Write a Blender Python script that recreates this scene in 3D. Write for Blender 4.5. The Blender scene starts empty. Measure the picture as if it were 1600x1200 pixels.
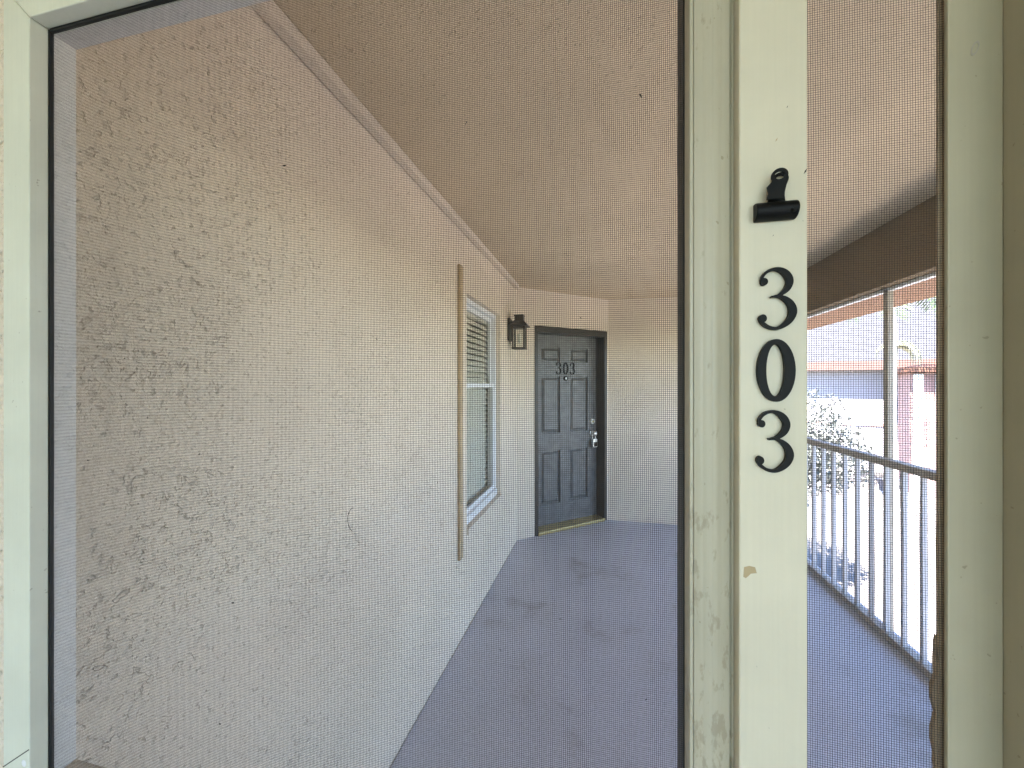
import bpy, bmesh, math, random
from mathutils import Vector, Matrix
random.seed(7)
R = math.radians
sc = bpy.context.scene
COL = sc.collection

# ------------------------------------------------------------------ camera
EYE = 1.5
YAW = math.atan(145 / 630)
cam_d = bpy.data.cameras.new('camera'); cam = bpy.data.objects.new('camera', cam_d); COL.objects.link(cam)
cam.location = (0, 0, EYE); cam.rotation_euler = (R(90), 0, YAW)
cam_d.sensor_width = 36; cam_d.lens = 36 * 630 / 1600
cam_d.clip_start = 0.01; cam_d.clip_end = 2000
sc.camera = cam

# ------------------------------------------------------------------ light
SUN_AZ, SUN_EL = R(205), R(58)
w = bpy.data.worlds.new('World'); sc.world = w; w.use_nodes = True
nt = w.node_tree
bg = nt.nodes['Background']; bg.inputs['Strength'].default_value = 0.11
sky = nt.nodes.new('ShaderNodeTexSky'); sky.sky_type = 'NISHITA'; sky.sun_disc = False
sky.sun_elevation = SUN_EL; sky.sun_rotation = SUN_AZ; sky.air_density = 0.8; sky.dust_density = 0.0; sky.ozone_density = 3.0
nt.links.new(sky.outputs[0], bg.inputs['Color'])
sun_d = bpy.data.lights.new('sun', 'SUN'); sun_d.energy = 5.0; sun_d.angle = R(0.5); sun_d.color = (1, .95, .87)
sun = bpy.data.objects.new('sun', sun_d); COL.objects.link(sun); sun.location = (-20, -10, 30)
sdir = Vector((math.sin(SUN_AZ) * math.cos(SUN_EL), math.cos(SUN_AZ) * math.cos(SUN_EL), math.sin(SUN_EL)))
sun.rotation_euler = (-sdir).to_track_quat('-Z', 'Y').to_euler()
sc.view_settings.view_transform = 'Standard'; sc.view_settings.look = 'None'
sc.view_settings.gamma = 1; sc.view_settings.use_curve_mapping = False
sc.view_settings.exposure = 3.5
sc.render.engine = 'CYCLES'
sc.cycles.max_bounces = 10; sc.cycles.diffuse_bounces = 7; sc.cycles.transparent_max_bounces = 12
sc.cycles.caustics_reflective = False; sc.cycles.caustics_refractive = False
sc.cycles.use_denoising = True; sc.cycles.use_adaptive_sampling = True; sc.cycles.adaptive_threshold = .02
sc.cycles.filter_width = 1.5

# ------------------------------------------------------------------ materials
def new_mat(name):
    m = bpy.data.materials.new(name); m.use_nodes = True
    return m, m.node_tree, m.node_tree.nodes['Principled BSDF']

def N(nt, typ, **kw):
    n = nt.nodes.new(typ)
    for k, v in kw.items():
        if k in n.inputs: n.inputs[k].default_value = v
        else: setattr(n, k, v)
    return n

def plain(name, col, rough=.6, var=.12, scale=12, bump=.0, bscale=200, metal=0, bdist=.001, spec=.5):
    m, t, b = new_mat(name)
    tc = N(t, 'ShaderNodeTexCoord')
    n = N(t, 'ShaderNodeTexNoise', Scale=scale, Detail=6.0, Roughness=.6)
    t.links.new(tc.outputs['Object'], n.inputs['Vector'])
    r = N(t, 'ShaderNodeMapRange')
    r.inputs['From Min'].default_value = .3; r.inputs['From Max'].default_value = .7
    r.inputs['To Min'].default_value = 1 - var; r.inputs['To Max'].default_value = 1 + var
    t.links.new(n.outputs['Fac'], r.inputs['Value'])
    mx = N(t, 'ShaderNodeVectorMath', operation='SCALE'); mx.inputs[0].default_value = col
    t.links.new(r.outputs[0], mx.inputs['Scale'])
    t.links.new(mx.outputs[0], b.inputs['Base Color'])
    b.inputs['Roughness'].default_value = rough; b.inputs['Metallic'].default_value = metal
    b.inputs['Specular IOR Level'].default_value = spec
    if bump:
        n2 = N(t, 'ShaderNodeTexNoise', Scale=bscale, Detail=4.0)
        t.links.new(tc.outputs['Object'], n2.inputs['Vector'])
        bp = N(t, 'ShaderNodeBump', Strength=bump, Distance=bdist)
        t.links.new(n2.outputs['Fac'], bp.inputs['Height']); t.links.new(bp.outputs[0], b.inputs['Normal'])
    return m

def stucco(name, col, squig=1.0, fine=1.0, grain=.35):
    """sand-float stucco: grain, trowel drag and loose curling grooves"""
    m, t, b = new_mat(name); L = t.links.new
    tc = N(t, 'ShaderNodeTexCoord')
    def noise(sc_, det=3.0, rough=.55, vec=None, dist=0.0):
        n = N(t, 'ShaderNodeTexNoise', Scale=sc_, Detail=det, Roughness=rough, Distortion=dist)
        L(vec or tc.outputs['Object'], n.inputs['Vector']); return n.outputs['Fac']
    def mth(op, a, b_, c=None):
        n = N(t, 'ShaderNodeMath', operation=op)
        for i, x in enumerate((a, b_, c)):
            if x is None: continue
            if isinstance(x, (int, float)): n.inputs[i].default_value = x
            else: L(x, n.inputs[i])
        return n.outputs[0]
    def mr(v, a, b_, c, d):
        n = N(t, 'ShaderNodeMapRange'); n.interpolation_type = 'SMOOTHSTEP'
        L(v, n.inputs['Value'])
        for k, x in zip(('From Min', 'From Max', 'To Min', 'To Max'), (a, b_, c, d)): n.inputs[k].default_value = x
        return n.outputs[0]
    g1 = noise(330, 3); g2 = noise(170, 4, .62); g3 = noise(70, 4, .6, dist=.4)
    # contour lines of distorted noises, broken up and kept only in loose patches
    def curls(sc_, lo, wid, psc, p0, p1, bsc, dist):
        c_ = noise(sc_, 3, .6, dist=dist)
        ln = mr(mth('ABSOLUTE', mth('SUBTRACT', c_, lo), 0), .0, wid, 1, 0)
        return mth('MULTIPLY', mth('MULTIPLY', ln, mr(noise(psc, 3), p0, p1, 0, 1)), mr(noise(bsc, 2), .44, .56, 0, 1))
    s1 = curls(10, .5, .007, 3.2, .52, .62, 34, .9)
    s2 = curls(24, .47, .011, 2.4, .51, .62, 60, .7)
    s3 = curls(48, .52, .016, 2.0, .46, .62, 110, .6)
    sqt = mth('MAXIMUM', mth('MAXIMUM', s1, s2), mth('MULTIPLY', s3, .35))
    pit = mr(noise(85, 2, .5), .30, .38, 1, 0)
    h = mth('ADD', mth('MULTIPLY', g1, .45 * fine), mth('MULTIPLY', g2, 1.2 * fine))
    h = mth('ADD', h, mth('MULTIPLY', g3, 1.2 * fine))
    h = mth('SUBTRACT', h, mth('MULTIPLY', sqt, 1.6 * squig))
    h = mth('SUBTRACT', h, mth('MULTIPLY', pit, .6 * fine))
    bp = N(t, 'ShaderNodeBump', Strength=1.0, Distance=.0030)
    L(h, bp.inputs['Height']); L(bp.outputs[0], b.inputs['Normal'])
    big = noise(1.6, 5, .6)
    v = mth('ADD', mr(big, .3, .7, .95, 1.05), mth('MULTIPLY', mth('SUBTRACT', g2, .5), grain))
    v = mth('ADD', v, mth('MULTIPLY', mth('SUBTRACT', g3, .5), grain * .5))
    v = mth('SUBTRACT', v, mth('MULTIPLY', sqt, .15 * squig))  # grooves and pits darkened in the colour: painted shade along with dirt
    v = mth('SUBTRACT', v, mth('MULTIPLY', pit, .16 * fine))
    mx = N(t, 'ShaderNodeVectorMath', operation='SCALE'); mx.inputs[0].default_value = col
    L(v, mx.inputs['Scale']); L(mx.outputs[0], b.inputs['Base Color'])
    b.inputs['Roughness'].default_value = .85; b.inputs['Specular IOR Level'].default_value = .25
    return m

def dirty_paint(name, col, dirt, rough=.45, z0=None, z1=None, amount=.5, bscale=25):
    """painted aluminium with grime specks and, if z0/z1 are given, worn patches low down"""
    m, t, b = new_mat(name); L = t.links.new
    tc = N(t, 'ShaderNodeTexCoord'); geo = N(t, 'ShaderNodeNewGeometry')
    n1 = N(t, 'ShaderNodeTexNoise', Scale=8.0, Detail=6.0, Roughness=.6); L(geo.outputs['Position'], n1.inputs['Vector'])
    n2 = N(t, 'ShaderNodeTexNoise', Scale=170.0, Detail=2.0); L(geo.outputs['Position'], n2.inputs['Vector'])
    r1 = N(t, 'ShaderNodeMapRange'); L(n1.outputs['Fac'], r1.inputs['Value'])
    for k, x in zip(('From Min', 'From Max', 'To Min', 'To Max'), (.3, .7, .93, 1.06)): r1.inputs[k].default_value = x
    sp = N(t, 'ShaderNodeMapRange'); L(n2.outputs['Fac'], sp.inputs['Value'])
    for k, x in zip(('From Min', 'From Max', 'To Min', 'To Max'), (.735, .77, 0, .6)): sp.inputs[k].default_value = x
    mx = N(t, 'ShaderNodeVectorMath', operation='SCALE'); mx.inputs[0].default_value = col; L(r1.outputs[0], mx.inputs['Scale'])
    fac = sp.outputs[0]
    if z0 is not None:
        mp = N(t, 'ShaderNodeMapping'); mp.inputs['Scale'].default_value = (1.4, 1, .55); L(geo.outputs['Position'], mp.inputs['Vector'])
        n3 = N(t, 'ShaderNodeTexNoise', Scale=bscale * 4, Detail=5.0, Roughness=.6); L(mp.outputs[0], n3.inputs['Vector'])
        s = N(t, 'ShaderNodeSeparateXYZ'); L(geo.outputs['Position'], s.inputs[0])
        zr = N(t, 'ShaderNodeMapRange'); L(s.outputs['Z'], zr.inputs['Value'])
        for k, x in zip(('From Min', 'From Max', 'To Min', 'To Max'), (z0, z1, 0.0, .16)): zr.inputs[k].default_value = x
        ad = N(t, 'ShaderNodeMath', operation='SUBTRACT'); L(n3.outputs['Fac'], ad.inputs[0]); L(zr.outputs[0], ad.inputs[1])
        st = N(t, 'ShaderNodeMapRange'); L(ad.outputs[0], st.inputs['Value'])
        for k, x in zip(('From Min', 'From Max', 'To Min', 'To Max'), (.455, .545, 0, amount)): st.inputs[k].default_value = x
        mm = N(t, 'ShaderNodeMath', operation='MAXIMUM'); L(st.outputs[0], mm.inputs[0]); L(fac, mm.inputs[1]); fac = mm.outputs[0]
    mb = N(t, 'ShaderNodeMapping'); mb.inputs['Scale'].default_value = (1, 1, .02); L(geo.outputs['Position'], mb.inputs['Vector'])
    nb = N(t, 'ShaderNodeTexNoise', Scale=420.0, Detail=3.0); L(mb.outputs[0], nb.inputs['Vector'])       # brush drag
    rb_ = N(t, 'ShaderNodeMapRange'); L(nb.outputs['Fac'], rb_.inputs['Value'])
    for k, x in zip(('From Min', 'From Max', 'To Min', 'To Max'), (.3, .7, .982, 1.016)): rb_.inputs[k].default_value = x
    m2 = N(t, 'ShaderNodeVectorMath', operation='SCALE'); L(mx.outputs[0], m2.inputs[0]); L(rb_.outputs[0], m2.inputs['Scale'])
    mix = N(t, 'ShaderNodeMix', data_type='RGBA')
    L(fac, mix.inputs[0]); L(m2.outputs[0], mix.inputs[6]); mix.inputs[7].default_value = (*dirt, 1)
    L(mix.outputs[2], b.inputs['Base Color'])
    b.inputs['Roughness'].default_value = rough
    n4 = N(t, 'ShaderNodeTexNoise', Scale=350.0, Detail=3.0); L(geo.outputs['Position'], n4.inputs['Vector'])
    bp = N(t, 'ShaderNodeBump', Strength=.25, Distance=.0003); L(n4.outputs['Fac'], bp.inputs['Height']); L(bp.outputs[0], b.inputs['Normal'])
    return m

def floor_mat():
    m, t, b = new_mat('painted_concrete'); L = t.links.new
    tc = N(t, 'ShaderNodeTexCoord')
    n1 = N(t, 'ShaderNodeTexNoise', Scale=1.7, Detail=6.0, Roughness=.62); L(tc.outputs['Object'], n1.inputs['Vector'])
    n2 = N(t, 'ShaderNodeTexNoise', Scale=60.0, Detail=4.0); L(tc.outputs['Object'], n2.inputs['Vector'])
    cr = N(t, 'ShaderNodeValToRGB')
    e = cr.color_ramp.elements
    e[0].position = .33; e[0].color = (.34, .33, .335, 1); e[1].position = .43; e[1].color = (.46, .467, .515, 1)
    x = e.new(.7); x.color = (.51, .52, .58, 1)
    L(n1.outputs['Fac'], cr.inputs[0])
    r = N(t, 'ShaderNodeMapRange'); L(n2.outputs['Fac'], r.inputs['Value'])
    for k, v in zip(('From Min', 'From Max', 'To Min', 'To Max'), (.3, .7, .9, 1.1)): r.inputs[k].default_value = v
    mx = N(t, 'ShaderNodeVectorMath', operation='SCALE'); L(cr.outputs[0], mx.inputs[0]); L(r.outputs[0], mx.inputs['Scale'])
    L(mx.outputs[0], b.inputs['Base Color'])
    b.inputs['Roughness'].default_value = .42
    bp = N(t, 'ShaderNodeBump', Strength=.35, Distance=.001); L(n2.outputs['Fac'], bp.inputs['Height']); L(bp.outputs[0], b.inputs['Normal'])
    return m

def glass_mat():
    m = bpy.data.materials.new('window_glass'); m.use_nodes = True; t = m.node_tree; t.nodes.clear()
    o = N(t, 'ShaderNodeOutputMaterial'); mx = N(t, 'ShaderNodeMixShader'); tr = N(t, 'ShaderNodeBsdfTransparent')
    tr.inputs[0].default_value = (.96, .97, .96, 1)
    g = N(t, 'ShaderNodeBsdfGlossy', Roughness=.03); f = N(t, 'ShaderNodeFresnel')
    ge = N(t, 'ShaderNodeNewGeometry'); io = N(t, 'ShaderNodeMapRange')      # same reflectance from both sides of a thin pane
    io.inputs['To Min'].default_value = 1.3; io.inputs['To Max'].default_value = 1 / 1.3
    t.links.new(ge.outputs['Backfacing'], io.inputs['Value']); t.links.new(io.outputs[0], f.inputs['IOR'])
    t.links.new(f.outputs[0], mx.inputs[0]); t.links.new(tr.outputs[0], mx.inputs[1]); t.links.new(g.outputs[0], mx.inputs[2])
    t.links.new(mx.outputs[0], o.inputs[0]); return m

def leaf_mat(name, col, var=.35):
    m, t, b = new_mat(name); L = t.links.new
    oi = N(t, 'ShaderNodeTexCoord'); n = N(t, 'ShaderNodeTexNoise', Scale=3.0, Detail=4.0); L(oi.outputs['Object'], n.inputs['Vector'])
    r = N(t, 'ShaderNodeMapRange'); L(n.outputs['Fac'], r.inputs['Value'])
    for k, v in zip(('From Min', 'From Max', 'To Min', 'To Max'), (.3, .7, 1 - var, 1 + var)): r.inputs[k].default_value = v
    mx = N(t, 'ShaderNodeVectorMath', operation='SCALE'); mx.inputs[0].default_value = col; L(r.outputs[0], mx.inputs['Scale'])
    L(mx.outputs[0], b.inputs['Base Color']); b.inputs['Roughness'].default_value = .5
    return m

M = dict(
    wall=stucco('beige_stucco', (.80, .695, .565)),
    wall2=stucco('beige_stucco_plain', (.75, .655, .535), squig=.35),
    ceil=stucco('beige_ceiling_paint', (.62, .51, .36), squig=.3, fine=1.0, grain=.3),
    floor=floor_mat(),
    frame=dirty_paint('sage_cream_paint', (.68, .69, .585), (.25, .22, .15), .42),
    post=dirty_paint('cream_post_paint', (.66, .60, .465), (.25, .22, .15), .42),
    stile=dirty_paint('worn_cream_paint', (.45, .41, .31), (.25, .20, .13), .42, 1.0, 1.5, .5),
    cpost=dirty_paint('olive_cream_paint', (.40, .355, .25), (.2, .17, .11), .55),  # darker, more olive mix than the numbered post
    liner=stucco('liner_paint', (.76, .72, .68), squig=0, fine=.3),
    gasket_and_shade=plain('black_rubber_and_shade', (.012, .012, .012), .6, .2),
    thread=plain('screen_fibre', (.032, .027, .023), .6, .2, 40),
    black=plain('black_enamel', (.004, .004, .004), .5, .2, 30, spec=.18),
    chip=plain('bare_primer', (.5, .38, .22), .8),
    speck=plain('dark_speck', (.03, .025, .02), .8),
    brown=plain('dark_brown_paint', (.03, .022, .016), .35, .2, 20, .2, 180, bdist=.0006),
    slate=plain('slate_grey_paint', (.145, .142, .138), .42, .28, 14, .1, 150, bdist=.0004),
    beadbrown=plain('brown_wood_bead', (.30, .21, .13), .7, .3, 60),
    brass=plain('dull_brass', (.55, .42, .18), .35, .15, 30, metal=.7),
    steel=plain('satin_nickel', (.78, .77, .74), .36, .05, 30, metal=1),
    darkmetal=plain('oil_bronze', (.03, .024, .018), .45, .3, 40),
    frost=plain('seeded_glass', (.75, .72, .62), .3, .05, 60),
    tan=plain('tan_wood', (.46, .34, .20), .65, .15, 14, .3, 90),
    white=plain('white_paint', (.78, .79, .80), .4, .04, 10),
    slat=plain('blind_slat', (.90, .85, .74), .5, .04, 10),
    glass=glass_mat(),
    room=plain('dim_room_paint', (.60, .56, .50), .8),
    railing=plain('taupe_rail_paint', (.36, .32, .27), .45, .12, 15),
    baluster=plain('white_rail_paint', (.46, .46, .50), .45, .08, 15),
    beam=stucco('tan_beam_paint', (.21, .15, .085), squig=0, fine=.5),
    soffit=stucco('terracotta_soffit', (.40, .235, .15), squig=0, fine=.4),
    roof=plain('sun_block_roof', (.3, .3, .3), .9),
    concrete=plain('worn_concrete', (.17, .155, .15), .85, .1, .6, .3, 30),
    asphalt=plain('asphalt', (.06, .06, .065), .9, .2, .8, .4, 60),
    grass=plain('lawn', (.06, .085, .03), .9, .35, 1.3, .6, 40, bdist=.02),
    line=plain('white_road_paint', (.7, .7, .7), .7, .1, 8),
    terracotta=plain('terracotta_tile', (.19, .085, .055), .7, .2, 3),
    shingle=plain('grey_shingle', (.052, .052, .064), .9, .3, 6, .6, 14, bdist=.02),
    fascia=plain('reddish_fascia', (.13, .075, .065), .7, .1, 3),
    shingle_dark=plain('dark_shingle', (.035, .033, .036), .9, .3, 9, .5, 25, bdist=.01),
    cream=plain('cream_wall', (.42, .40, .45), .85, .06, 2, .3, 60),
    pink=plain('pink_wall', (.42, .27, .25), .85, .08, 2, .3, 60),
    wpane=plain('dark_window_glass', (.05, .06, .075), .1, .2, 4),
    bark=plain('tree_bark', (.12, .09, .065), .9, .3, 9, .6, 30, bdist=.01),
    palebark=plain('palm_bark', (.48, .46, .42), .85, .15, 6, .5, 20, bdist=.01),
    leaf=leaf_mat('dark_leaf', (.11, .13, .13)), leaf2=leaf_mat('grey_green_leaf', (.19, .20, .19)),
    palm=leaf_mat('dry_palm_leaf', (.40, .38, .26)),
    pgreen=leaf_mat('palm_leaf', (.09, .13, .05)),
    bounce_paver=plain('pale_bounce_pavers', (.45, .41, .39), .85, .15, 5, .3, 40),
)

# ------------------------------------------------------------------ helpers
def mesh_obj(name, bm, mat, parent=None, smooth=False):
    me = bpy.data.meshes.new(name); bm.to_mesh(me); bm.free()
    if smooth:
        for p in me.polygons: p.use_smooth = True
    o = bpy.data.objects.new(name, me); COL.objects.link(o)
    if mat: me.materials.append(mat)
    if parent: o.parent = parent
    return o

def tag(o, label, cat, group=None, kind=None):
    o['label'] = label; o['category'] = cat
    if group: o['group'] = group
    if kind: o['kind'] = kind
    return o

def struct(o, label=None):
    o['kind'] = 'structure'
    if label: o['label'] = label
    return o

def thing(name, label, cat, loc=(0, 0, 0), rz=0, group=None):
    o = bpy.data.objects.new(name, None); COL.objects.link(o); o.empty_display_size = .1
    o.location = loc; o.rotation_euler = (0, 0, rz)
    return tag(o, label, cat, group)

def box(bm, x0, x1, y0, y1, z0, z1, bev=0, seg=2):
    vs = [bm.verts.new((x, y, z)) for x in (x0, x1) for y in (y0, y1) for z in (z0, z1)]
    fs = [bm.faces.new([vs[i] for i in q]) for q in ((0, 1, 3, 2), (4, 6, 7, 5), (0, 4, 5, 1), (2, 3, 7, 6), (0, 2, 6, 4), (1, 5, 7, 3))]
    if bev:
        es = {e for f in fs for e in f.edges}
        bmesh.ops.bevel(bm, geom=list(es), offset=bev, segments=seg, affect='EDGES', profile=.5)

def bx(name, mat, parent, x0, x1, y0, y1, z0, z1, bev=0, seg=2):
    bm = bmesh.new(); box(bm, x0, x1, y0, y1, z0, z1, bev, seg)
    return mesh_obj(name, bm, mat, parent)

def prism(bm, pts, axis, a, b, bev=0, seg=2):
    """extrude a 2-D polygon: axis 'y' takes (x,z), 'z' takes (x,y), 'x' takes (y,z)"""
    def p(q, h):
        return {'y': (q[0], h, q[1]), 'z': (q[0], q[1], h), 'x': (h, q[0], q[1])}[axis]
    A = [bm.verts.new(p(q, a)) for q in pts]; B = [bm.verts.new(p(q, b)) for q in pts]
    n = len(pts); fs = [bm.faces.new(A), bm.faces.new(B[::-1])]
    for i in range(n): fs.append(bm.faces.new([A[i], B[i], B[(i + 1) % n], A[(i + 1) % n]]))
    bmesh.ops.recalc_face_normals(bm, faces=fs)
    if bev:
        es = list(fs[0].edges) + list(fs[1].edges)
        bmesh.ops.bevel(bm, geom=es, offset=bev, segments=seg, affect='EDGES', profile=.5)

def pr(name, mat, parent, pts, axis, a, b, bev=0, smooth=False):
    bm = bmesh.new(); prism(bm, pts, axis, a, b, bev); return mesh_obj(name, bm, mat, parent, smooth)

def tube(bm, pts, rads, n=10, cap=True):
    rings = []
    for i, p in enumerate(pts):
        p = Vector(p); d = (Vector(pts[min(i + 1, len(pts) - 1)]) - Vector(pts[max(i - 1, 0)])).normalized()
        up = Vector((0, 0, 1)) if abs(d.z) < .9 else Vector((1, 0, 0))
        a = d.cross(up).normalized(); b = d.cross(a)
        rings.append([bm.verts.new(p + rads[i] * (a * math.cos(2 * math.pi * k / n) + b * math.sin(2 * math.pi * k / n))) for k in range(n)])
    for r0, r1 in zip(rings, rings[1:]):
        for k in range(n): bm.faces.new([r0[k], r0[(k + 1) % n], r1[(k + 1) % n], r1[k]])
    if cap: bm.faces.new(rings[0][::-1]); bm.faces.new(rings[-1])

def panel_sheet(bm, x0, x1, z0, z1, holes, depth, y=0.0):
    """flat face at y in the x-z plane with rectangular holes whose reveals run back by depth"""
    xs = sorted({x0, x1} | {h[0] for h in holes} | {h[1] for h in holes})
    zs = sorted({z0, z1} | {h[2] for h in holes} | {h[3] for h in holes})
    V = {}
    def v(x, z):
        if (x, z) not in V: V[(x, z)] = bm.verts.new((x, y, z))
        return V[(x, z)]
    for a, b in zip(xs, xs[1:]):
        for c, d in zip(zs, zs[1:]):
            mx, mz = (a + b) / 2, (c + d) / 2
            if any(h[0] < mx < h[1] and h[2] < mz < h[3] for h in holes): continue
            bm.faces.new([v(a, c), v(b, c), v(b, d), v(a, d)])
    for (a, b, c, d) in holes:
        q = [(a, c), (b, c), (b, d), (a, d)]
        F = [bm.verts.new((x, y, z)) for x, z in q]; B = [bm.verts.new((x, y + depth, z)) for x, z in q]
        for i in range(4):
            j = (i + 1) % 4
            if q[i][1] == q[j][1] == z0: continue
            bm.faces.new([F[j], F[i], B[i], B[j]])

def dirw(u, v, d):
    """world point seen at photo pixel (u, v) at camera depth d: used to place far things"""
    rx = (u - 800) / 630; c, s = math.cos(YAW), math.sin(YAW)
    return Vector((d * (rx * c - s), d * (c + rx * s), EYE + d * (600 - v) / 630))

CEIL = 2.43; WX = -.82; RX = 1.61; GND = -3.0
YS = .348                                   # front of the screen frames

# ================================================================== SETTING
bm = bmesh.new(); box(bm, -600, 600, -600, 900, GND - .4, GND)
struct(mesh_obj('ground', bm, M['grass']))
bm = bmesh.new(); box(bm, 5.004, 26, -20, 60, GND - .1, GND + .06)
struct(mesh_obj('parking_lot', bm, M['concrete']))
bm = bmesh.new(); box(bm, 2.3, 5.0, -20, 40, GND - .1, GND + .1)
struct(mesh_obj('bounce_path', bm, M['bounce_paver']))  # unseen pale strip, added to bounce sunlight up to the ceiling
bm = bmesh.new(); box(bm, -1.3, RX + .1, -3.2, 4.9, -.22, 0)
struct(mesh_obj('corridor_floor', bm, M['floor']))
bm = bmesh.new(); box(bm, -1.3, RX + .1, -3.2, 4.9, CEIL, CEIL + .05)
struct(mesh_obj('corridor_ceiling', bm, M['ceil']))
bm = bmesh.new(); box(bm, -7, 2.16, -4.6, 9, CEIL + .054, CEIL + .35)
tag(mesh_obj('sun_block_roof', bm, M['roof']), 'unseen flat grey roof slab added to keep sun off the covered walkway', 'roof')  # unseen slab, added against light leaks and sun

# ---- long stucco wall on the left with the window opening
WIN = (2.33, 3.15, .615, 2.055)             # y0 y1 z0 z1
lw = thing('stucco_wall', 'long beige stucco wall with curling trowel marks beside the walkway', 'wall')
bm = bmesh.new(); panel_sheet(bm, .3935, 3.78, 0, CEIL, [WIN], .10)
for vtx in bm.verts: vtx.co = Vector((WX - vtx.co.y, vtx.co.x, vtx.co.z))
mesh_obj('wall_face', bm, M['wall'], lw)
bm = bmesh.new(); box(bm, -.816, -.782, .3935, 3.7, .893 + EYE, CEIL - .001, .002)
mesh_obj('ceiling_trim', bm, M['wall2'], lw)
rnd = random.Random(11)
for seg in range(6):                                    # ragged paint and dirt line along the foot of the wall
    bm = bmesh.new(); y0_, y1_ = .40 + seg * .56, .40 + seg * .56 + .555; pts = [(y0_, 0.0005)]; yy = y0_
    while yy < y1_ - .012:
        pts.append((yy, .002 + .009 * rnd.random() ** 3)); yy += rnd.uniform(.006, .02)
    pts += [(y1_, .003), (y1_, 0.0005)]
    prism(bm, pts, 'x', WX + .0002, WX + .003 + .002 * (seg % 2)); mesh_obj('base_caulk', bm, M['railing'], lw)
# room behind the window
bm = bmesh.new()
box(bm, WX - 1.2, WX - .104, WIN[0] - .3, WIN[1] + .3, .2, 2.4)
bm.faces.ensure_lookup_table()
for f in list(bm.faces):
    if abs(f.calc_center_median().x - (WX - .104)) < 1e-4: bm.faces.remove(f)
mesh_obj('room_lining', bm, M['room'], lw)
bm = bmesh.new(); panel_sheet(bm, WIN[0] - .3, WIN[1] + .3, .2, 2.4, [WIN], .001)
for vtx in bm.verts: vtx.co = Vector((WX - .102 - vtx.co.y, vtx.co.x, vtx.co.z))
mesh_obj('wall_back', bm, M['room'], lw)

# ---- window with blinds
wn = thing('window', 'white single hung window with lowered blinds in the stucco wall', 'window', (WX - .05, WIN[0], WIN[2]), R(90))
ww, wh = WIN[1] - WIN[0], WIN[3] - WIN[2]    # local x = along wall (+Y), local y = -X (into the wall)
fr = .032
mid = 1.475 - WIN[2]
bx('frame_jamb', M['white'], wn, 0.001, fr, -.012, .05, .001, wh - .001, .003)
bx('frame_jamb', M['white'], wn, ww - fr, ww - .001, -.012, .05, .001, wh - .001, .003)
bx('frame_head', M['white'], wn, fr, ww - fr, -.012, .05, wh - fr, wh - .001, .003)
bx('frame_sill', M['white'], wn, fr, ww - fr, -.03, .05, .001, fr + .02, .003)
for nm, z0, z1, y in (('upper_sash', mid, wh - fr, .02), ('lower_sash', fr + .02, mid + .03, -.006)):
    bm = bmesh.new()
    box(bm, fr, fr + .022, y, y + .02, z0, z1); box(bm, ww - fr - .022, ww - fr, y, y + .02, z0, z1)
    box(bm, fr + .022, ww - fr - .022, y, y + .02, z0, z0 + .03); box(bm, fr + .022, ww - fr - .022, y, y + .02, z1 - .03, z1)
    s = mesh_obj(nm, bm, M['white'], wn)
    bx('pane', M['glass'], s, fr + .020, ww - fr - .020, y + .008, y + .012, z0 + .028, z1 - .028)
bl = bx('blind_headrail', M['slat'], wn, fr + .005, ww - fr - .005, .055, .095, wh - .075, wh - .03)
slat_me = None
nsl = 31
for i in range(nsl):
    z = fr + .04 + i * (wh - .15 - fr) / (nsl - 1)
    if slat_me is None:
        bm = bmesh.new()
        prism(bm, [(-.0140, -.0185), (-.0125, -.0195), (.002, .001), (.0140, .0185), (.0125, .0195), (-.001, .0035)], 'x', .006, ww - .006)
        o = mesh_obj('slat', bm, M['slat'], wn); slat_me = o.data
    else:
        o = bpy.data.objects.new('slat', slat_me); COL.objects.link(o); o.parent = wn
    o.location = (0, .066, z); o.rotation_euler = (R(random.uniform(-6, 6)), 0, 0)
bx('sill_ledge', M['wall2'], wn, .0, ww, -.066, -.031, -.035, .0005, .004)

# ---- tan batten on the wall
tag(bx('wall_batten', M['tan'], None, WX + .001, WX + .016, 2.175, 2.225, .49, 2.185, .002),
    'narrow tan vertical wooden strip fixed on the stucco wall beside the window', 'strip')

# ---- diagonal wall with the front door
DA = R(43)
dw = thing('door_wall', 'beige stucco wall set at an angle around the dark front door', 'wall', (WX, 3.78, 0), DA)
D0, D1, DH = .200, 1.152, 2.08
bm = bmesh.new(); panel_sheet(bm, 0, 1.17, 0, CEIL, [(D0, D1, 0, DH)], .19)
mesh_obj('wall_face', bm, M['wall2'], dw)
ew = thing('end_wall', 'plain beige stucco wall closing the walkway beside the front door', 'wall', (0, 0, 0))
ex = WX + 1.17 * math.cos(DA); ey = 3.78 + 1.17 * math.sin(DA)
bx('wall_face', M['wall2'], ew, ex - .001, RX + .11, ey, ey + .2, -.2, CEIL + .02)

fd = thing('front_door', 'dark slate six panel front door numbered 303 in brown frame', 'door', (WX + D0 * math.cos(DA), 3.78 + D0 * math.sin(DA), 0), DA)
dwid = D1 - D0
REC = .125
bx('frame_jamb', M['brown'], fd, .002, .040, -.006, .18, 0, DH - .002, .002)
bx('frame_jamb', M['brown'], fd, dwid - .040, dwid - .002, -.006, .18, 0, DH - .002, .002)
bx('frame_head', M['brown'], fd, .040, dwid - .040, -.006, .18, DH - .065, DH - .002, .002)
bx('threshold', M['brass'], fd, .041, dwid - .041, -.02, REC + .03, 0, .032, .006)
sx0, sx1, sz0, sz1 = .042, dwid - .042, .036, DH - .067
ws = sx1 - sx0
cl = (sx0 + .125, sx0 + .365); cr_ = (sx0 + ws - .365 , sx0 + ws - .125)
pan = []
for c in (cl, cr_):
    pan += [(c[0], c[1], 1.735, 1.885), (c[0], c[1], .985, 1.575), (c[0], c[1], .245, .80)]
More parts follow.
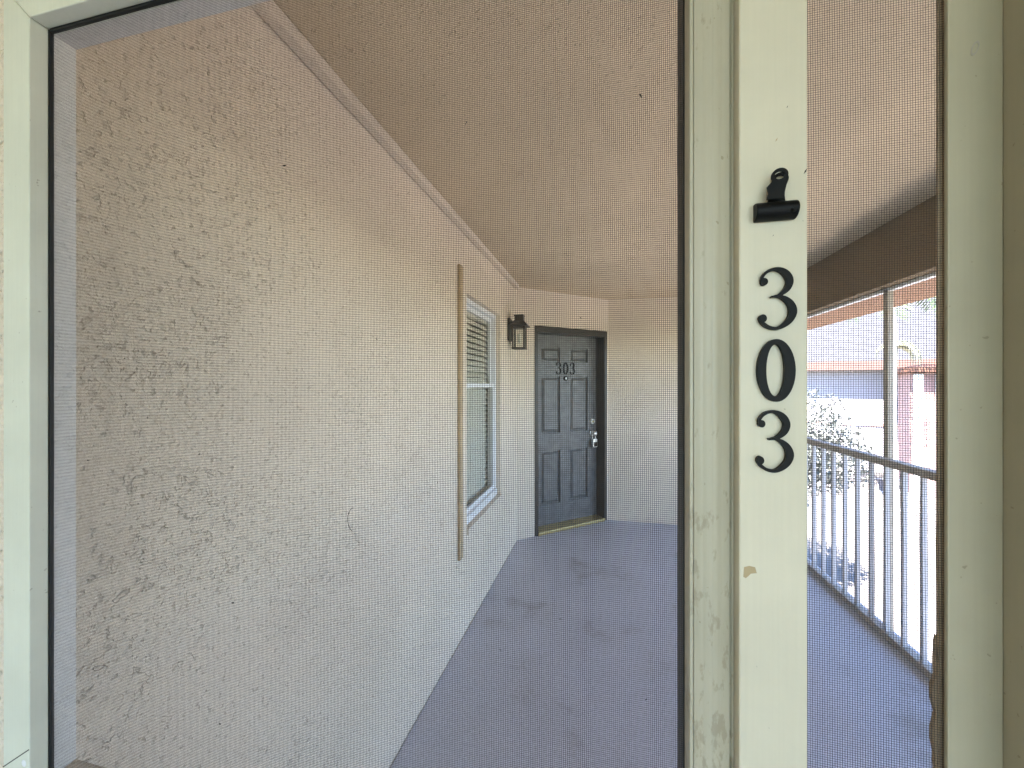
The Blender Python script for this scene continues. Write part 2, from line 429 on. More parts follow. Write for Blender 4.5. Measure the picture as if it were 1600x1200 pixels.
bm = bmesh.new(); panel_sheet(bm, sx0, sx1, sz0, sz1, pan, .024, REC)
slab = mesh_obj('door_slab', bm, M['slate'], fd)
for (a, b, c, d) in pan:
    bm = bmesh.new()
    e = .016
    q0 = [(a, c), (b, c), (b, d), (a, d)]
    def ring(i, y): return [bm.verts.new((x + (i if x == a else -i), y, z + (i if z == c else -i))) for x, z in q0]
    rs = [ring(0, REC + .0235), ring(e, REC + .0230), ring(e + .022, REC + .004), ring(e + .03, REC + .004)]
    for r0, r1 in zip(rs, rs[1:]):
        for k in range(4): bm.faces.new([r0[k], r0[(k + 1) % 4], r1[(k + 1) % 4], r1[k]])
    bm.faces.new(rs[-1])
    mesh_obj('panel', bm, M['slate'], slab)
bx('slab_backing', M['slate'], slab, sx0, sx1, REC + .0245, REC + .048, sz0, sz1)

# ---- numerals: stroked serif figures
THREE_A = [(104, 128, 6), (112, 105, 7), (135, 83, 7), (170, 72, 7), (205, 78, 12), (235, 100, 17), (251, 132, 18), (244, 165, 16), (222, 190, 12), (195, 206, 7), (155, 214, 4)]
THREE_B = [(155, 213, 4), (195, 212, 6), (228, 225, 12), (256, 252, 17), (268, 288, 20), (257, 325, 17), (228, 355, 13), (190, 374, 8), (150, 370, 8), (118, 352, 9), (98, 330, 7)]
def spline(pts, n=6):
    out = []
    P = [pts[0]] + pts + [pts[-1]]
    for i in range(1, len(P) - 2):
        for k in range(n):
            t = k / n
            out.append(tuple(.5 * ((2 * P[i][j]) + (-P[i - 1][j] + P[i + 1][j]) * t + (2 * P[i - 1][j] - 5 * P[i][j] + 4 * P[i + 1][j] - P[i + 2][j]) * t * t + (-P[i - 1][j] + 3 * P[i][j] - 3 * P[i + 1][j] + P[i + 2][j]) * t ** 3) for j in range(3)))
    out.append(pts[-1]); return out
def figure(ch, w_, h_, dep):
    """figure in the x-z plane, centred on x, bottom at z 0, front at y = -dep"""
    bm = bmesh.new()
    if ch == '3':
        sx, sz, ox, oz = w_ / 202, h_ / 320, 189, 385
        polys = []
        for k, S in enumerate((THREE_A, THREE_B)):
            s = spline(S); Lp, Rp = [], []
            for i, (x, y, hw) in enumerate(s):
                a = s[max(i - 1, 0)]; b = s[min(i + 1, len(s) - 1)]
                dx, dy = b[0] - a[0], b[1] - a[1]; l = math.hypot(dx, dy) or 1
                nx, ny = -dy / l, dx / l
                Lp.append((x + nx * hw, y + ny * hw)); Rp.append((x - nx * hw, y - ny * hw))
            y0 = -dep * (1 if k == 0 else .985)
            rows = []
            for (a, b) in zip(Lp, Rp):
                c = lambda q, yy: bm.verts.new(((q[0] - ox) * sx, yy, (oz - q[1]) * sz))
                rows.append((c(a, y0), c(b, y0), c(b, 0), c(a, 0)))
            for r0, r1 in zip(rows, rows[1:]):
                for i in range(4): bm.faces.new([r0[i], r0[(i + 1) % 4], r1[(i + 1) % 4], r1[i]])
            bm.faces.new(rows[0]); bm.faces.new(rows[-1][::-1])
        for k, (cx, cy, r) in enumerate(((119, 134, 19), (111, 322, 21))):
            prism(bm, [((cx - ox + r * math.cos(a)) * sx, (oz - cy + r * math.sin(a)) * sz) for a in [2 * math.pi * i / 20 for i in range(20)]], 'y', -dep * .97, 0)
    else:
        n = 44; rows = []
        for i in range(n):
            a = 2 * math.pi * i / n; ca, sa = math.cos(a), math.sin(a)
            o = (w_ / 2 * ca, h_ / 2 + h_ / 2 * sa); q = (-.02 * w_ + w_ * .245 * ca, h_ / 2 + h_ * .415 * sa)
            rows.append([bm.verts.new((o[0], -dep, o[1])), bm.verts.new((q[0], -dep, q[1])), bm.verts.new((q[0], 0, q[1])), bm.verts.new((o[0], 0, o[1]))])
        for i in range(n):
            r0, r1 = rows[i], rows[(i + 1) % n]
            for k in range(4): bm.faces.new([r0[k], r0[(k + 1) % 4], r1[(k + 1) % 4], r1[k]])
    bmesh.ops.recalc_face_normals(bm, faces=bm.faces[:])
    return bm

dcx = (sx0 + sx1) / 2
for i, ch in enumerate('303'):
    o = mesh_obj('numeral', figure(ch, .070, .130, .008), M['black'], slab)
    o.location = (dcx + (i - 1) * .092, REC - .0005, 1.60)
def disc(name, mat, parent, x, z, r, y0, y1, r2=None, n=24):
    bm = bmesh.new(); tube(bm, [(x, y1, z), (x, y0 + .003, z), (x, y0, z)], [r, r, (r2 or r * .85)], n)
    return mesh_obj(name, bm, mat, parent)
ph = disc('peephole', M['black'], slab, dcx, 1.56, .026, REC - .012, REC)
disc('peephole_lens', M['steel'], ph, dcx, 1.56, .010, REC - .016, REC - .012)
lkx = sx1 - .065
db = disc('deadbolt', M['steel'], slab, lkx, 1.085, .030, REC - .02, REC)
disc('key_cylinder', M['brass'], db, lkx, 1.085, .012, REC - .026, REC - .02)
kb = disc('knob_rose', M['steel'], slab, lkx, .955, .033, REC - .012, REC)
bm = bmesh.new(); tube(bm, [(lkx, REC - .012, .955), (lkx, REC - .03, .955), (lkx, REC - .04, .955), (lkx, REC - .06, .955), (lkx, REC - .07, .955)], [.011, .011, .026, .028, .012], 20)
mesh_obj('knob', bm, M['steel'], kb, True)
# lockbox hanging from the knob
lb = thing('key_lockbox', 'small silver key lockbox hanging from the front door knob', 'lockbox', fd.location, DA)
bx('body', M['steel'], lb, lkx - .032, lkx + .032, REC - .062, REC - .02, .80, .895, .006)
bx('face_plate', M['black'], lb, lkx - .024, lkx + .024, REC - .066, REC - .0622, .812, .862, .002)
bm = bmesh.new(); tube(bm, [(lkx - .022, REC - .035, .893), (lkx - .022, REC - .035, .955), (lkx - .012, REC - .035, .978), (lkx + .012, REC - .035, .978), (lkx + .022, REC - .035, .955), (lkx + .022, REC - .035, .893)], [.004] * 6, 10)
mesh_obj('shackle', bm, M['steel'], lb)

# ---- wall lantern
la = thing('wall_lantern', 'dark bronze box lantern on the wall between window and door', 'lantern', (WX, 3.44, EYE))
bx('backplate', M['darkmetal'], la, .001, .018, -.055, .055, .375, .575, .006)
bm = bmesh.new(); tube(bm, [(.01, 0, .53), (.05, 0, .545), (.09, 0, .53)], [.009] * 3, 8)
mesh_obj('arm', bm, M['darkmetal'], la)
lx = .095
bm = bmesh.new()
for a in (-1, 1):
    for b in (-1, 1): box(bm, lx + a * .05 - .005, lx + a * .05 + .005, b * .05 - .005, b * .05 + .005, .315, .505)
box(bm, lx - .058, lx + .058, -.058, .058, .303, .315); box(bm, lx - .056, lx + .056, -.056, .056, .484, .49)
mesh_obj('cage', bm, M['darkmetal'], la)
bm = bmesh.new()
rs = []
for hw, z in ((.080, .500), (.080, .507), (.040, .548), (.036, .552), (.036, .590), (.042, .592), (.042, .598)):
    rs.append([bm.verts.new((lx + a * hw, b * hw, z)) for a, b in ((-1, -1), (1, -1), (1, 1), (-1, 1))])
for r0, r1 in zip(rs, rs[1:]):
    for k in range(4): bm.faces.new([r0[k], r0[(k + 1) % 4], r1[(k + 1) % 4], r1[k]])
bm.faces.new(rs[0][::-1]); bm.faces.new(rs[-1])
mesh_obj('lamp_roof', bm, M['darkmetal'], la)
for a, b in ((1, 0), (-1, 0), (0, 1), (0, -1)):
    bm = bmesh.new()
    if a: box(bm, lx + a * .048 - .0015, lx + a * .048 + .0015, -.0445, .0445, .316, .483)
    else: box(bm, lx - .0445, lx + .0445, b * .048 - .0015, b * .048 + .0015, .316, .483)
    mesh_obj('pane', bm, M['glass'], la)
bm = bmesh.new(); tube(bm, [(lx, 0, .36), (lx, 0, .38), (lx, 0, .42), (lx, 0, .44)], [.006, .016, .014, .008], 12)
mesh_obj('bulb', bm, M['frost'], la, True)
bm = bmesh.new(); tube(bm, [(.012, 0, .376), (.012, 0, .345)], [.004, .002], 8); mesh_obj('finial', bm, M['darkmetal'], la)

# ---- header beam, eave
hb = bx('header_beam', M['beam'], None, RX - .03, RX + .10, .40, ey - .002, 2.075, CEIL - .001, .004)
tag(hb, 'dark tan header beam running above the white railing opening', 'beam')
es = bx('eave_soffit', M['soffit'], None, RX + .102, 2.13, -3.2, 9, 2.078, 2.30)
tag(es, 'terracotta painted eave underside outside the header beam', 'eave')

# ---- screened railing opening
rl = thing('railing', 'taupe topped balcony railing with thin white balusters along the walkway', 'railing')
bx('top_rail', M['railing'], rl, RX - .025, RX + .035, .41, ey - .002, 1.02, 1.062, .004)
bx('bottom_rail', M['railing'], rl, RX - .02, RX + .03, .41, ey - .002, .012, .052, .004)
bal = None
y = .55
while y < ey - .06:
    if abs((y - 2.87) % 99) > .05:
        if bal is None:
            o = bx('baluster', M['baluster'], rl, RX - .008, RX + .014, -.010, .010, .052, 1.02); bal = o.data
        else:
            o = bpy.data.objects.new('baluster', bal); COL.objects.link(o); o.parent = rl
        o.location = (0, y, 0)
    y += .1406
for fy in (2.87, 1.1):
    p = bx('screen_upright', M['railing'], rl, RX + .036, RX + .066, fy - .022, fy + .022, .001, 2.07, .003)
bx('screen_head', M['white'], rl, RX + .036, RX + .066, .41, ey - .002, 2.055, 2.0735, .002)

# ---- front end wall of the walkway, unseen landing walls that shape the light
fw = thing('front_wall', 'beige stucco wall around the screened opening facing the landing', 'wall')
bx('unseen_knee_wall', M['wall2'], fw, .3465, RX + .1, .37, .40, 0, 1.0)  # unseen wall, kept low to let landing light into the walkway
bx('wall_head', M['wall2'], fw, .3465, RX + .1, .37, .40, 2.075, CEIL - .001)
bx('wall_left', M['wall2'], fw, -1.29, -.7335, .352, .392, 0, CEIL - .001)
bx('wall_above', M['wall2'], fw, -.733, .359, .368, .392, 2.02, CEIL - .001)
bx('wall_below', M['wall2'], fw, -.733, .359, .368, .392, 0, .93)
lnd = bx('unseen_landing_wall', M['wall2'], None, -1.29, -1.19, -3.2, .348, 0, CEIL - .001)  # unseen, added to hold back light on the left of the landing
bk = bx('unseen_landing_wall', M['wall2'], None, 1.15, 1.25, -1.4, .366, 0, CEIL - .001)  # unseen, length set to cut light on the screen frames
tag(bk, 'unseen beige stucco wall added to cut light on the railing side of the entry landing', 'wall')
tag(lnd, 'unseen beige stucco side wall added to limit light on the window side of the entry landing', 'wall')

# ================================================================== SCREEN DOOR
ZT, ZB = EYE + .449, EYE - .505              # opening
XL, XR = -.686, .066
FW = .046
sd = thing('screen_door', 'pale sage framed screen door with dark mesh and worn right stile', 'screen door', (0, 0, 0))
g = .0004
fb = .366
pr('stile', M['frame'], sd, [(XL - FW, ZB - FW), (XL, ZB + g), (XL, ZT - g), (XL - FW, ZT + FW)], 'y', YS, fb, .0012)
pr('top_rail', M['frame'], sd, [(XL + g, ZT), (XR - g, ZT), (XR + .034, ZT + FW), (XL - FW + g, ZT + FW)], 'y', YS, fb, .0012)
pr('bottom_rail', M['frame'], sd, [(XL + g, ZB), (XR - g, ZB), (XR + .034, ZB - FW), (XL - FW + g, ZB - FW)], 'y', YS, fb, .0012)
# worn right stile: rounded extrusion with fine ribs
prof = [(XR, fb), (XR, YS + .002), (XR + .0008, YS), (XR + .0030, YS), (XR + .0034, YS + .0012)]
for i in range(21):
    t = i / 20; x = XR + .0036 + t * .0262
    yb = YS + .0010 - .0035 * math.sin(math.pi * min(1, t * .80 + .12)) + .006 * max(0, t - .55) ** 1.4
    rib = .00028 * max(0, math.cos((t * 4) * 2 * math.pi)) if .12 < t < .95 else 0
    prof.append((x, yb + rib))
prof += [(XR + .0302, YS + .0062), (XR + .0322, YS + .0066), (XR + .0326, YS + .0050), (XR + .0342, YS + .0050), (XR + .0342, fb)]
st = pr('stile', M['stile'], sd, prof, 'z', ZB - FW, ZT + FW)
st['label'] = 'worn grimy rounded right stile'
# gasket liner (black) just behind the frame, plus painted shade on the right
gk0, gk1 = .3662, .3702
bx('gasket_and_shade', M['gasket_and_shade'], sd, XL - .002, XL + .0015, gk0, gk1, ZB, ZT)
bx('gasket_and_shade', M['gasket_and_shade'], sd, XR - .0012, XR + .004, gk0, .394, ZB, ZT)  # runs deeper: right reveal's shade painted as black
bx('gasket_and_shade', M['gasket_and_shade'], sd, XL + .0016, XR - .0013, gk0, gk1, ZT - .0025, ZT + .002)
bx('gasket_and_shade', M['gasket_and_shade'], sd, XL + .0016, XR - .0013, gk0, gk1, ZB - .002, ZB + .0015)
# painted liner (opening reveal) behind the mesh
bx('reveal', M['liner'], sd, XL - .02, XL + .0005, gk1 + .0002, .3925, ZB - .02, ZT + .02)
bx('reveal', M['liner'], sd, XL + .0006, XR - .0014, gk1 + .0002, .3925, ZT - .0045, ZT + .02)
bx('reveal', M['wall2'], sd, XL + .0006, XR - .0014, gk1 + .0002, .3925, ZB - .02, ZB + .0065)
# joint line and putty low on the left stile
fj = bx('frame_joint', M['speck'], sd, -.0275, .0275, -.0003, .0001, -.0006, .0006)
fj.location = (XL - .023, YS, EYE - .4625); fj.rotation_euler = (0, R(-34), 0)
bm = bmesh.new(); bmesh.ops.create_uvsphere(bm, u_segments=10, v_segments=6, radius=.004)
pt = mesh_obj('putty', bm, M['white'], sd, True); pt.location = (XL - .009, YS, EYE - .4655); pt.scale = (1, .2, 1.1)

# ---- screen cloth: every strand is geometry
def cloth(name, parent, x0, x1, z0, z1, yy, px=.00170, pz=.00181, r=.000168):
    verts, faces = [], []
    def off(x, z):
        return (.0011 * math.sin(5.1 * z + 2.2 * x + .4) + .00045 * math.sin(13 * z - 7 * x), .0011 * math.sin(4.3 * x + 1.7 * z) + .0005 * math.sin(11 * x + 6 * z + 1), .0012 * math.sin(6 * x) * math.sin(5 * z))
    def strand(pts):
        base = len(verts)
        for i, (p, a) in enumerate(pts):
            for d in ((1, 0), (0, 1), (-1, 0), (0, -1)):
                verts.append((p[0] + (d[0] * r if a == 'z' else 0), p[1] + d[1] * r, p[2] + (d[0] * r if a == 'x' else 0)))
        for i in range(len(pts) - 1):
            for k in range(4):
                q = base + i * 4
                faces.append((q + k, q + (k + 1) % 4, q + 4 + (k + 1) % 4, q + 4 + k))
    n = int((x1 - x0) / px); sg = 14
    for i in range(n):
        x = x0 + (i + .5) * px + random.uniform(-1, 1) * 4e-5; pts = []
        for k in range(sg + 1):
            z = z0 + (z1 - z0) * k / sg; o = off(x, z); pts.append(((x + o[0], yy + o[2] + .00008, z), 'z'))
        strand(pts)
    n = int((z1 - z0) / pz); sg = max(3, int(14 * (x1 - x0) / .75))
    for i in range(n):
        z = z0 + (i + .5) * pz + random.uniform(-1, 1) * 4e-5; pts = []
        for k in range(sg + 1):
            x = x0 + (x1 - x0) * k / sg; o = off(x, z); pts.append(((x, yy + o[2] - .00008, z + o[1]), 'x'))
        strand(pts)
    me = bpy.data.meshes.new(name); me.from_pydata(verts, [], faces); me.materials.append(M['thread'])
    for p in me.polygons: p.use_smooth = True
    o = bpy.data.objects.new(name, me); COL.objects.link(o); o.parent = parent; o['kind'] = 'stuff'
    return o
cl1 = cloth('screen_mesh', sd, XL - .001, XR - .0005, ZB, ZT, .3690)
# lint and dirt caught in the cloth
def speck(parent, u, v, s, yy, seed):
    rnd = random.Random(seed); rx = (u - 800) / 630; c, sn = math.cos(YAW), math.sin(YAW)
    d = yy / (c + rx * sn); x = d * (rx * c - sn); z = EYE + d * (600 - v) / 630
    bm = bmesh.new(); pts = []; a0 = rnd.uniform(0, 6.28)
    for k in range(4):
        a0 += rnd.uniform(-.9, .9); x2 = (pts[-1][0] if pts else x) + s * math.cos(a0) * .5; z2 = (pts[-1][2] if pts else z) + s * math.sin(a0) * .5
        pts.append((x2, yy + rnd.uniform(-.0002, .0002), z2))
    tube(bm, pts, [s * .12, s * .25, s * .22, s * .1], 5)
    return mesh_obj('lint', bm, M['speck'], parent)
for i, (u, v, s) in enumerate(((997, 146, .0028), (727, 196, .002), (440, 260, .003), (330, 186, .002), (1072 - 200, 968, .0016), (781, 1013, .0014), (905, 494, .0014), (310, 712, .002), (232, 655, .002), (197, 560, .002), (367, 942, .0024), (140, 720, .002), (346, 1132, .002), (590, 532, .0018), (683, 757, .0016), (1010, 1090, .0016), (500, 420, .0016), (640, 300, .0014))):
    speck(sd, u, v, s, .3675, i)
bm = bmesh.new()                                                     # curled hair
hx, hz = dirw(548, 812, .3675 / (math.cos(YAW) + (548 - 800) / 630 * math.sin(YAW))).xz
tube(bm, [(hx + .004 - .0075 * math.cos(a), .3676, hz + .0125 * math.sin(a)) for a in [R(x) for x in range(-70, 95, 15)]], [.0003] * 11, 5)
mesh_obj('hair', bm, M['speck'], sd)

# ================================================================== NUMBERED POST
PX0, PX1, PY = .1005, .1468, .3407
np_ = thing('number_post', 'cream painted post bearing black numerals 303 between two screens', 'post')
bx('post_body', M['post'], np_, PX0, PX1, PY, .392, .0, CEIL - .002, .0012)
for i, (ch, v0, v1, u0, u1) in enumerate((('3', 419, 516, 1186, 1247), ('0', 531, 628, 1184, 1244), ('3', 643, 740, 1182, 1242))):
    k = .000483
    w_ = (u1 - u0) * .000424; h_ = (v1 - v0) * k
    cxu = (u0 + u1) / 2
    rx = (cxu - 800) / 630; yf = PY - .005
    X = yf * (rx * math.cos(YAW) - math.sin(YAW)) / (math.cos(YAW) + rx * math.sin(YAW))
    o = mesh_obj('numeral', figure(ch, w_, h_, .0036), M['black'], np_)
    o.location = (X, PY - .0006, EYE - (v1 - 600) * k * .985)
# paint chip
cz = EYE - (895 - 600) * .000487; cx = .1075
bm = bmesh.new(); prism(bm, [(cx - .0042, cz - .004), (cx - .0036, cz + .0035), (cx, cz + .0048), (cx + .004, cz + .0042), (cx + .0052, cz - .0002), (cx + .001, cz - .001), (cx - .0006, cz - .0030), (cx - .0024, cz - .0048)], 'y', PY - .0002, PY + .0004)
mesh_obj('paint_chip', bm, M['chip'], np_)
for (du, dv, s) in ((1213, 219, .0016), (1230, 170, .0009), (1258, 273, .0020), (1208, 368, .0007), (1263, 740, .0009), (1196, 735, .0006)):
    rx = (du - 800) / 630; X = PY * (rx * math.cos(YAW) - math.sin(YAW)) / (math.cos(YAW) + rx * math.sin(YAW))
    z = EYE + (600 - dv) * .000483
    bm = bmesh.new(); prism(bm, [(X - s * .5, z - s), (X - s * .1, z + s * .2), (X + s * .6, z + s), (X + s * .3, z - s * .2)], 'y', PY - .00015, PY + .0003)
    mesh_obj('scuff', bm, M['tan'] if du == 1213 else M['speck'], np_)

# ---- bulldog clip
bc = thing('bulldog_clip', 'black metal bulldog clip fixed on the cream post above the numerals', 'clip', (.1238, PY - .0002, EYE + .1290))
bc.scale = (.93, .86, .88)
prof = []
for i in range(17):
    a = R(-100 + 200 * i / 16); prof.append((-.0105 + .0 - .0095 * math.cos(a) + .008, .0085 * math.sin(a)))
pp = [(y_, z_) for y_, z_ in prof] + [(-.0005, .006), (-.0005, -.006)]
bm = bmesh.new(); prism(bm, [(a_ , b_ * .90) for a_, b_ in pp], 'x', -.0150, .0150, .0008)
mesh_obj('spring_body', bm, M['black'], bc)
def paddle(name, dx, y0, y1, lean):
    outer = [(-.0068, .0075), (-.0062, .0125), (-.0078, .0180), (-.0050, .0222), (-.0050 + .0, .0238)]
    c = (0.0, .0270); r = .0060
    outer += [(c[0] + r * math.cos(a), c[1] + r * math.sin(a)) for a in [R(x) for x in range(200, -25, -15)]]
    outer += [(.0050, .0215), (.0046, .0160), (.0050, .0120), (.0062, .0075)]
    bm = bmesh.new()
    hole = [(c[0] + .0036 * math.cos(a), c[1] + .0033 * math.sin(a)) for a in [2 * math.pi * i / 16 for i in range(16)]]
    def loop(pts, yy): 
        vs = [bm.verts.new((x + dx + lean * (z - .0075), yy, z)) for x, z in pts]
        return vs, [bm.edges.new((vs[i], vs[(i + 1) % len(vs)])) for i in range(len(vs))]
    for yy in (y0, y1):
        a, ea = loop(outer, yy); b, eb = loop(hole, yy)
        bmesh.ops.triangle_fill(bm, edges=ea + eb, use_beauty=True)
        if yy == y0: A, B = a, b
        else:
            for P, Q in ((A, a), (B, b)):
                for i in range(len(P)): bm.faces.new([P[i], P[(i + 1) % len(P)], Q[(i + 1) % len(Q)], Q[i]])
    bmesh.ops.recalc_face_normals(bm, faces=bm.faces[:])
    return mesh_obj(name, bm, M['black'], bc)
paddle('handle', -.0016, -.0110, -.0096, .13)
paddle('handle', .0016, -.0030, -.0016, .13)
disc('rivet', M['black'], bc, .0105, -.003, .0018, -.0138, -.0118)

# ================================================================== SIDE SCREEN AND CORNER POST
ss = thing('side_screen', 'narrow dark mesh screen between numbered post and plain corner post', 'screen')
cloth('screen_mesh', ss, PX1 - .003, .2485, EYE - .52, EYE + .50, .3660)
bx('screen_bead', M['beadbrown'], ss, .2440, .2486, .3672, .3690, EYE - .52, EYE + .50)
# ragged caulk along the lower part of the bead
bm = bmesh.new(); pts = []; zz = EYE - .50
rnd = random.Random(3); x = .2415
while zz < EYE - .19:
    pts.append((x, zz)); zz += rnd.uniform(.003, .008); x = min(.2436, max(.2412, x + rnd.uniform(-.0014, .0014)))
pts = pts + [(.2445, EYE - .19), (.2445, EYE - .50)]
prism(bm, pts, 'y', .3678, .3715)
mesh_obj('caulk', bm, M['beadbrown'], ss)
cp = thing('corner_post', 'dark olive cream corner post with scuff marks beside the side screen', 'post')
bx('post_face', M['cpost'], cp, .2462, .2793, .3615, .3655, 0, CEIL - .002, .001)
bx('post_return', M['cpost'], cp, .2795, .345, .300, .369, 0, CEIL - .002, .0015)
for (du, dv, s, tilt) in ((1524, 75, .006, .5),):
    yy = .3612; rx = (du - 800) / 630; dd = yy / (math.cos(YAW) + rx * math.sin(YAW)); X = dd * (rx * math.cos(YAW) - math.sin(YAW)); z = EYE + dd * (600 - dv) / 630
    bm = bmesh.new(); n = 24; rows = []
    for i in range(n):
        a = 2 * math.pi * i / n
        def q(k): return (X + .0022 * k * math.cos(a) + .0028 * k * math.sin(a) * tilt, z + .0052 * k * math.sin(a))
        rows.append([bm.verts.new((q(1)[0], yy, q(1)[1])), bm.verts.new((q(.72)[0], yy, q(.72)[1])), bm.verts.new((q(.72)[0], yy + .0005, q(.72)[1])), bm.verts.new((q(1)[0], yy + .0005, q(1)[1]))])
    for i in range(n):
        for k in range(4): bm.faces.new([rows[i][k], rows[i][(k + 1) % 4], rows[(i + 1) % n][(k + 1) % 4], rows[(i + 1) % n][k]])
    mesh_obj('scuff', bm, M['railing'], cp)

# ================================================================== OUTSIDE
def windows(parent, spots, y, wd, ht):
    for x, z in spots:
        f = bx('window', M['white'], parent, x - wd / 2 - .06, x + wd / 2 + .06, y - .05, y - .002, z - .06, z + ht + .06)
        for k in (0, 1):
            bx('pane', M['wpane'], f, x - wd / 2, x + wd / 2, y - .06, y - .051, z + k * (ht / 2) + .02, z + (k + 1) * ht / 2 - .02)

def hip_roof(bm, x0, x1, y0, y1, z0, h, ov=.5):
    x0 -= ov; x1 += ov; y0 -= ov; y1 += ov; d = (y1 - y0) / 2
    b = [bm.verts.new(p) for p in ((x0, y0, z0), (x1, y0, z0), (x1, y1, z0), (x0, y1, z0))]
    b2 = [bm.verts.new((p.co.x, p.co.y, z0 - .18)) for p in b]
    t = [bm.verts.new((x0 + d, y0 + d, z0 + h)), bm.verts.new((x1 - d, y0 + d, z0 + h))]
    bm.faces.new([b[0], b[1], t[1], t[0]]); bm.faces.new([b[1], b[2], t[1]]); bm.faces.new([b[2], b[3], t[0], t[1]]); bm.faces.new([b[3], b[0], t[0]])
    for i in range(4): bm.faces.new([b2[i], b2[(i + 1) % 4], b[(i + 1) % 4], b[i]])
    bm.faces.new(b2[::-1])

# building across the lot: wall, deep eave, reddish fascia, big grey roof
pA = dirw(1330, 600, 21)
ba = thing('pale_building', 'pale building with big grey shingle roof and reddish fascia across the lot', 'building', (pA.x, pA.y, GND), -math.atan2(pA.x, pA.y) * .9)
bx('wall', M['cream'], ba, -12, 9, 0, 12, 0, 5.3)
bm = bmesh.new(); hip_roof(bm, -12, 9, 0, 14, 5.62, 6.6, .85); mesh_obj('roof', bm, M['shingle'], ba)
bx('fascia', M['fascia'], ba, -12.9, 9.9, -.93, -.86, 5.2, 5.66)
bx('trim_band', M['pink'], ba, -12.01, 9.01, -.05, -.001, 2.35, 2.47)
windows(ba, [(x, 1.0) for x in (-8.5, -5.5, 4.6, 7.2)] + [(x, 3.2) for x in (-8.5, -5.5)], 0, 1.1, 1.3)
# pink wing on the right
pB = dirw(1424, 600, 16)
bb = thing('pink_building', 'pink stucco building with white columns and terracotta eave behind the palm', 'building', (pB.x, pB.y, GND), -math.atan2(pB.x, pB.y) * .8)
bx('wall', M['pink'], bb, 0, 6, .4, 4, 0, 4.95)
for x in (.22, .85, 1.75, 3.0): bx('column', M['white'], bb, x - .14, x + .14, .1, .398, 0, 4.9, .02)
bm = bmesh.new(); hip_roof(bm, 0, 6, .2, 4, 5.15, .5, .3); mesh_obj('roof', bm, M['terracotta'], bb)
windows(bb, [(1.3, 1.2), (2.35, 1.2)], .4, .55, 1.4)

# parking bay lines
for i in range(16):
    o = bx('bay_line', M['line'], None, 9.0, 13.5, -.06, .06, GND + .0605, GND + .0645)
    o.location = (0, -2 + i * 2.7, 0); struct(o)

# stand-in leaf crown and palm
def leaf_blob(bm, c, r, n, s, rnd, flat=1.0):
    for _ in range(n):
        d = Vector((rnd.gauss(0, 1), rnd.gauss(0, 1), rnd.gauss(0, 1))).normalized() * (r * rnd.uniform(.35, 1.0) ** .6)
        d.z *= flat; p = Vector(c) + d
        q = Matrix.Rotation(rnd.uniform(0, 6.28), 3, 'Z') @ Matrix.Rotation(rnd.uniform(-1.2, 1.2), 3, 'X')
        l, w_ = s * rnd.uniform(.7, 1.3), s * .4
        bm.faces.new([bm.verts.new(p + q @ Vector(v)) for v in ((0, -l, 0), (w_, 0, .1 * l), (0, l, 0), (-w_, 0, .1 * l))])
def stand_in_tree(label, p, h, r, n, seed, mat='leaf', lo=.5):
    rnd = random.Random(seed)
    t = thing('stand_in_tree', label, 'stand_in_tree', (p[0], p[1], GND), 0)
    bm = bmesh.new(); top = h * .55
    tube(bm, [(0, 0, 0), (.05, .03, top * .5), (.0, .08, top)], [r * .09, r * .07, r * .05], 9)
    cs = []
    for i in range(9):
        a = rnd.uniform(0, 6.28); rr = r * rnd.uniform(.3, .75); c = (rr * math.cos(a), rr * math.sin(a), h * rnd.uniform(lo, .86)); cs.append(c)
        tube(bm, [(0, .05, top * rnd.uniform(.6, .95)), (c[0] * .5, c[1] * .5, (c[2] + top) / 2), c], [r * .035, r * .025, r * .01], 6)
    mesh_obj('trunk', bm, M['bark'], t)
    bm = bmesh.new()
    for c in cs + [(0, 0, h * .85)]: leaf_blob(bm, c, r * rnd.uniform(.45, .85), n // 10, .06, rnd, 1.0)
    mesh_obj('crown', bm, M[mat], t)
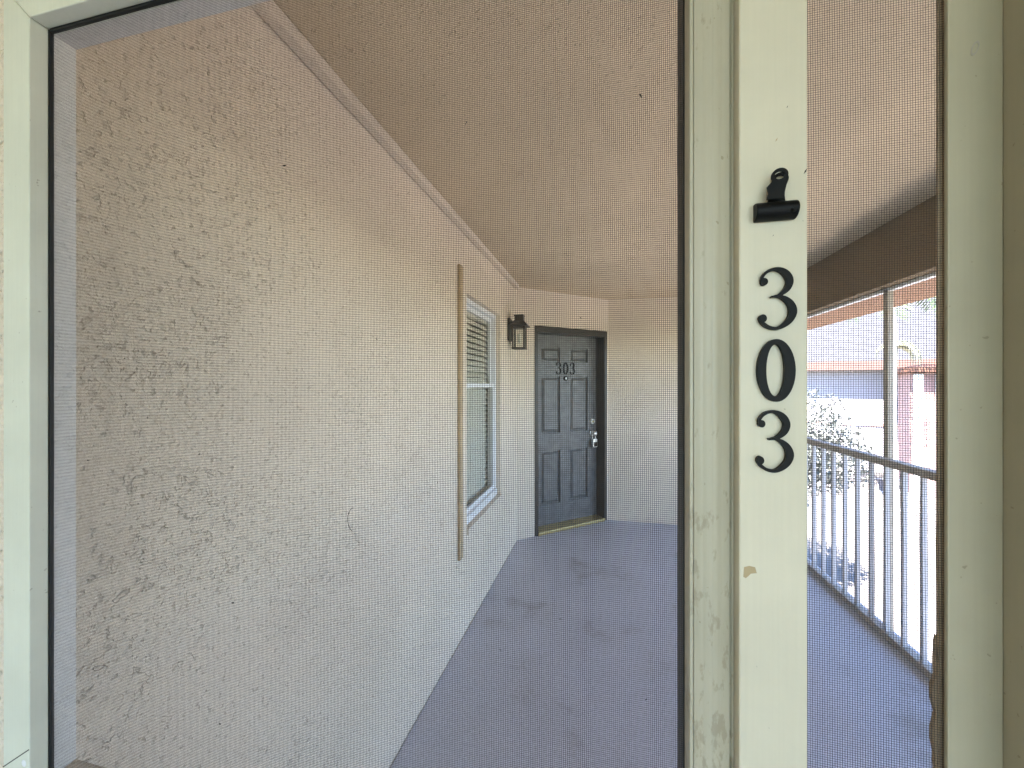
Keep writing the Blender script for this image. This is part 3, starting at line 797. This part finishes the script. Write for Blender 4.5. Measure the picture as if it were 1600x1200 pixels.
p = dirw(1208, 780, 9); stand_in_tree('broad grey green round crowned tree standing in for a shadow arc on the far wall', p, 4.2, 1.5, 14000, 4, 'leaf2', .5)  # added crown whose outline replaces a shadow arc on the wall
def palm(label, p, h, hang):
    rnd = random.Random(5)
    t = thing('palm_tree', label, 'palm', (p.x, p.y, GND))
    bm = bmesh.new(); n = 26
    tube(bm, [(.03 * math.sin(i * .4), 0, h * i / n) for i in range(n + 1)], [.15 + .012 * (i % 2) - .02 * i / n for i in range(n + 1)], 14)
    mesh_obj('trunk', bm, M['palebark'], t)
    def frond(name, a, L, elev, droop, base, mat):
        bm = bmesh.new(); pts = []
        for k in range(13):
            s = k / 12; ph = elev - droop * s
            pts.append(Vector((0, 0, 0)) if not pts else pts[-1] + Vector((math.cos(a) * math.cos(ph), math.sin(a) * math.cos(ph), math.sin(ph))) * (L / 12))
        tube(bm, pts, [.025 * (1 - .8 * k / 12) for k in range(13)], 5)
        side = Vector((-math.sin(a), math.cos(a), 0))
        for k in range(2, 13):
            for sg in (-1, 1):
                for jj in (0, .5):
                    b0 = pts[k - 1].lerp(pts[k], jj); d = (pts[k] - pts[k - 1]).normalized()
                    tip = b0 + side * sg * (.16 + .45 * math.sin(math.pi * k / 14)) * L / 2.2 * rnd.uniform(.8, 1.1) + d * .15 + Vector((0, 0, -.12 - .1 * rnd.random()))
                    bm.faces.new([bm.verts.new(b0 - d * .025), bm.verts.new((b0 + tip) / 2 + d * .03), bm.verts.new(tip), bm.verts.new((b0 + tip) / 2 - d * .03)])
        o = mesh_obj(name, bm, mat, t); o.location = (0, 0, base); return o
    for k in range(15):
        frond('frond', k * 2.4, 2.1, R(rnd.uniform(0, 70)), R(95), h - .05, M['pgreen'])
    for k, (a, L, z) in enumerate(hang):
        frond('dead_frond', a, L, R(25), R(125), z, M['palm'])
    return t
pp_ = dirw(1394, 540, 15)
palm('tall pale trunked palm with dry hanging fronds outside the railing', pp_, 8.2, [(R(-25), 1.25, 6.0), (R(-5), 1.1, 5.95), (R(-50), 1.2, 6.05), (R(150), .7, 6.0)])
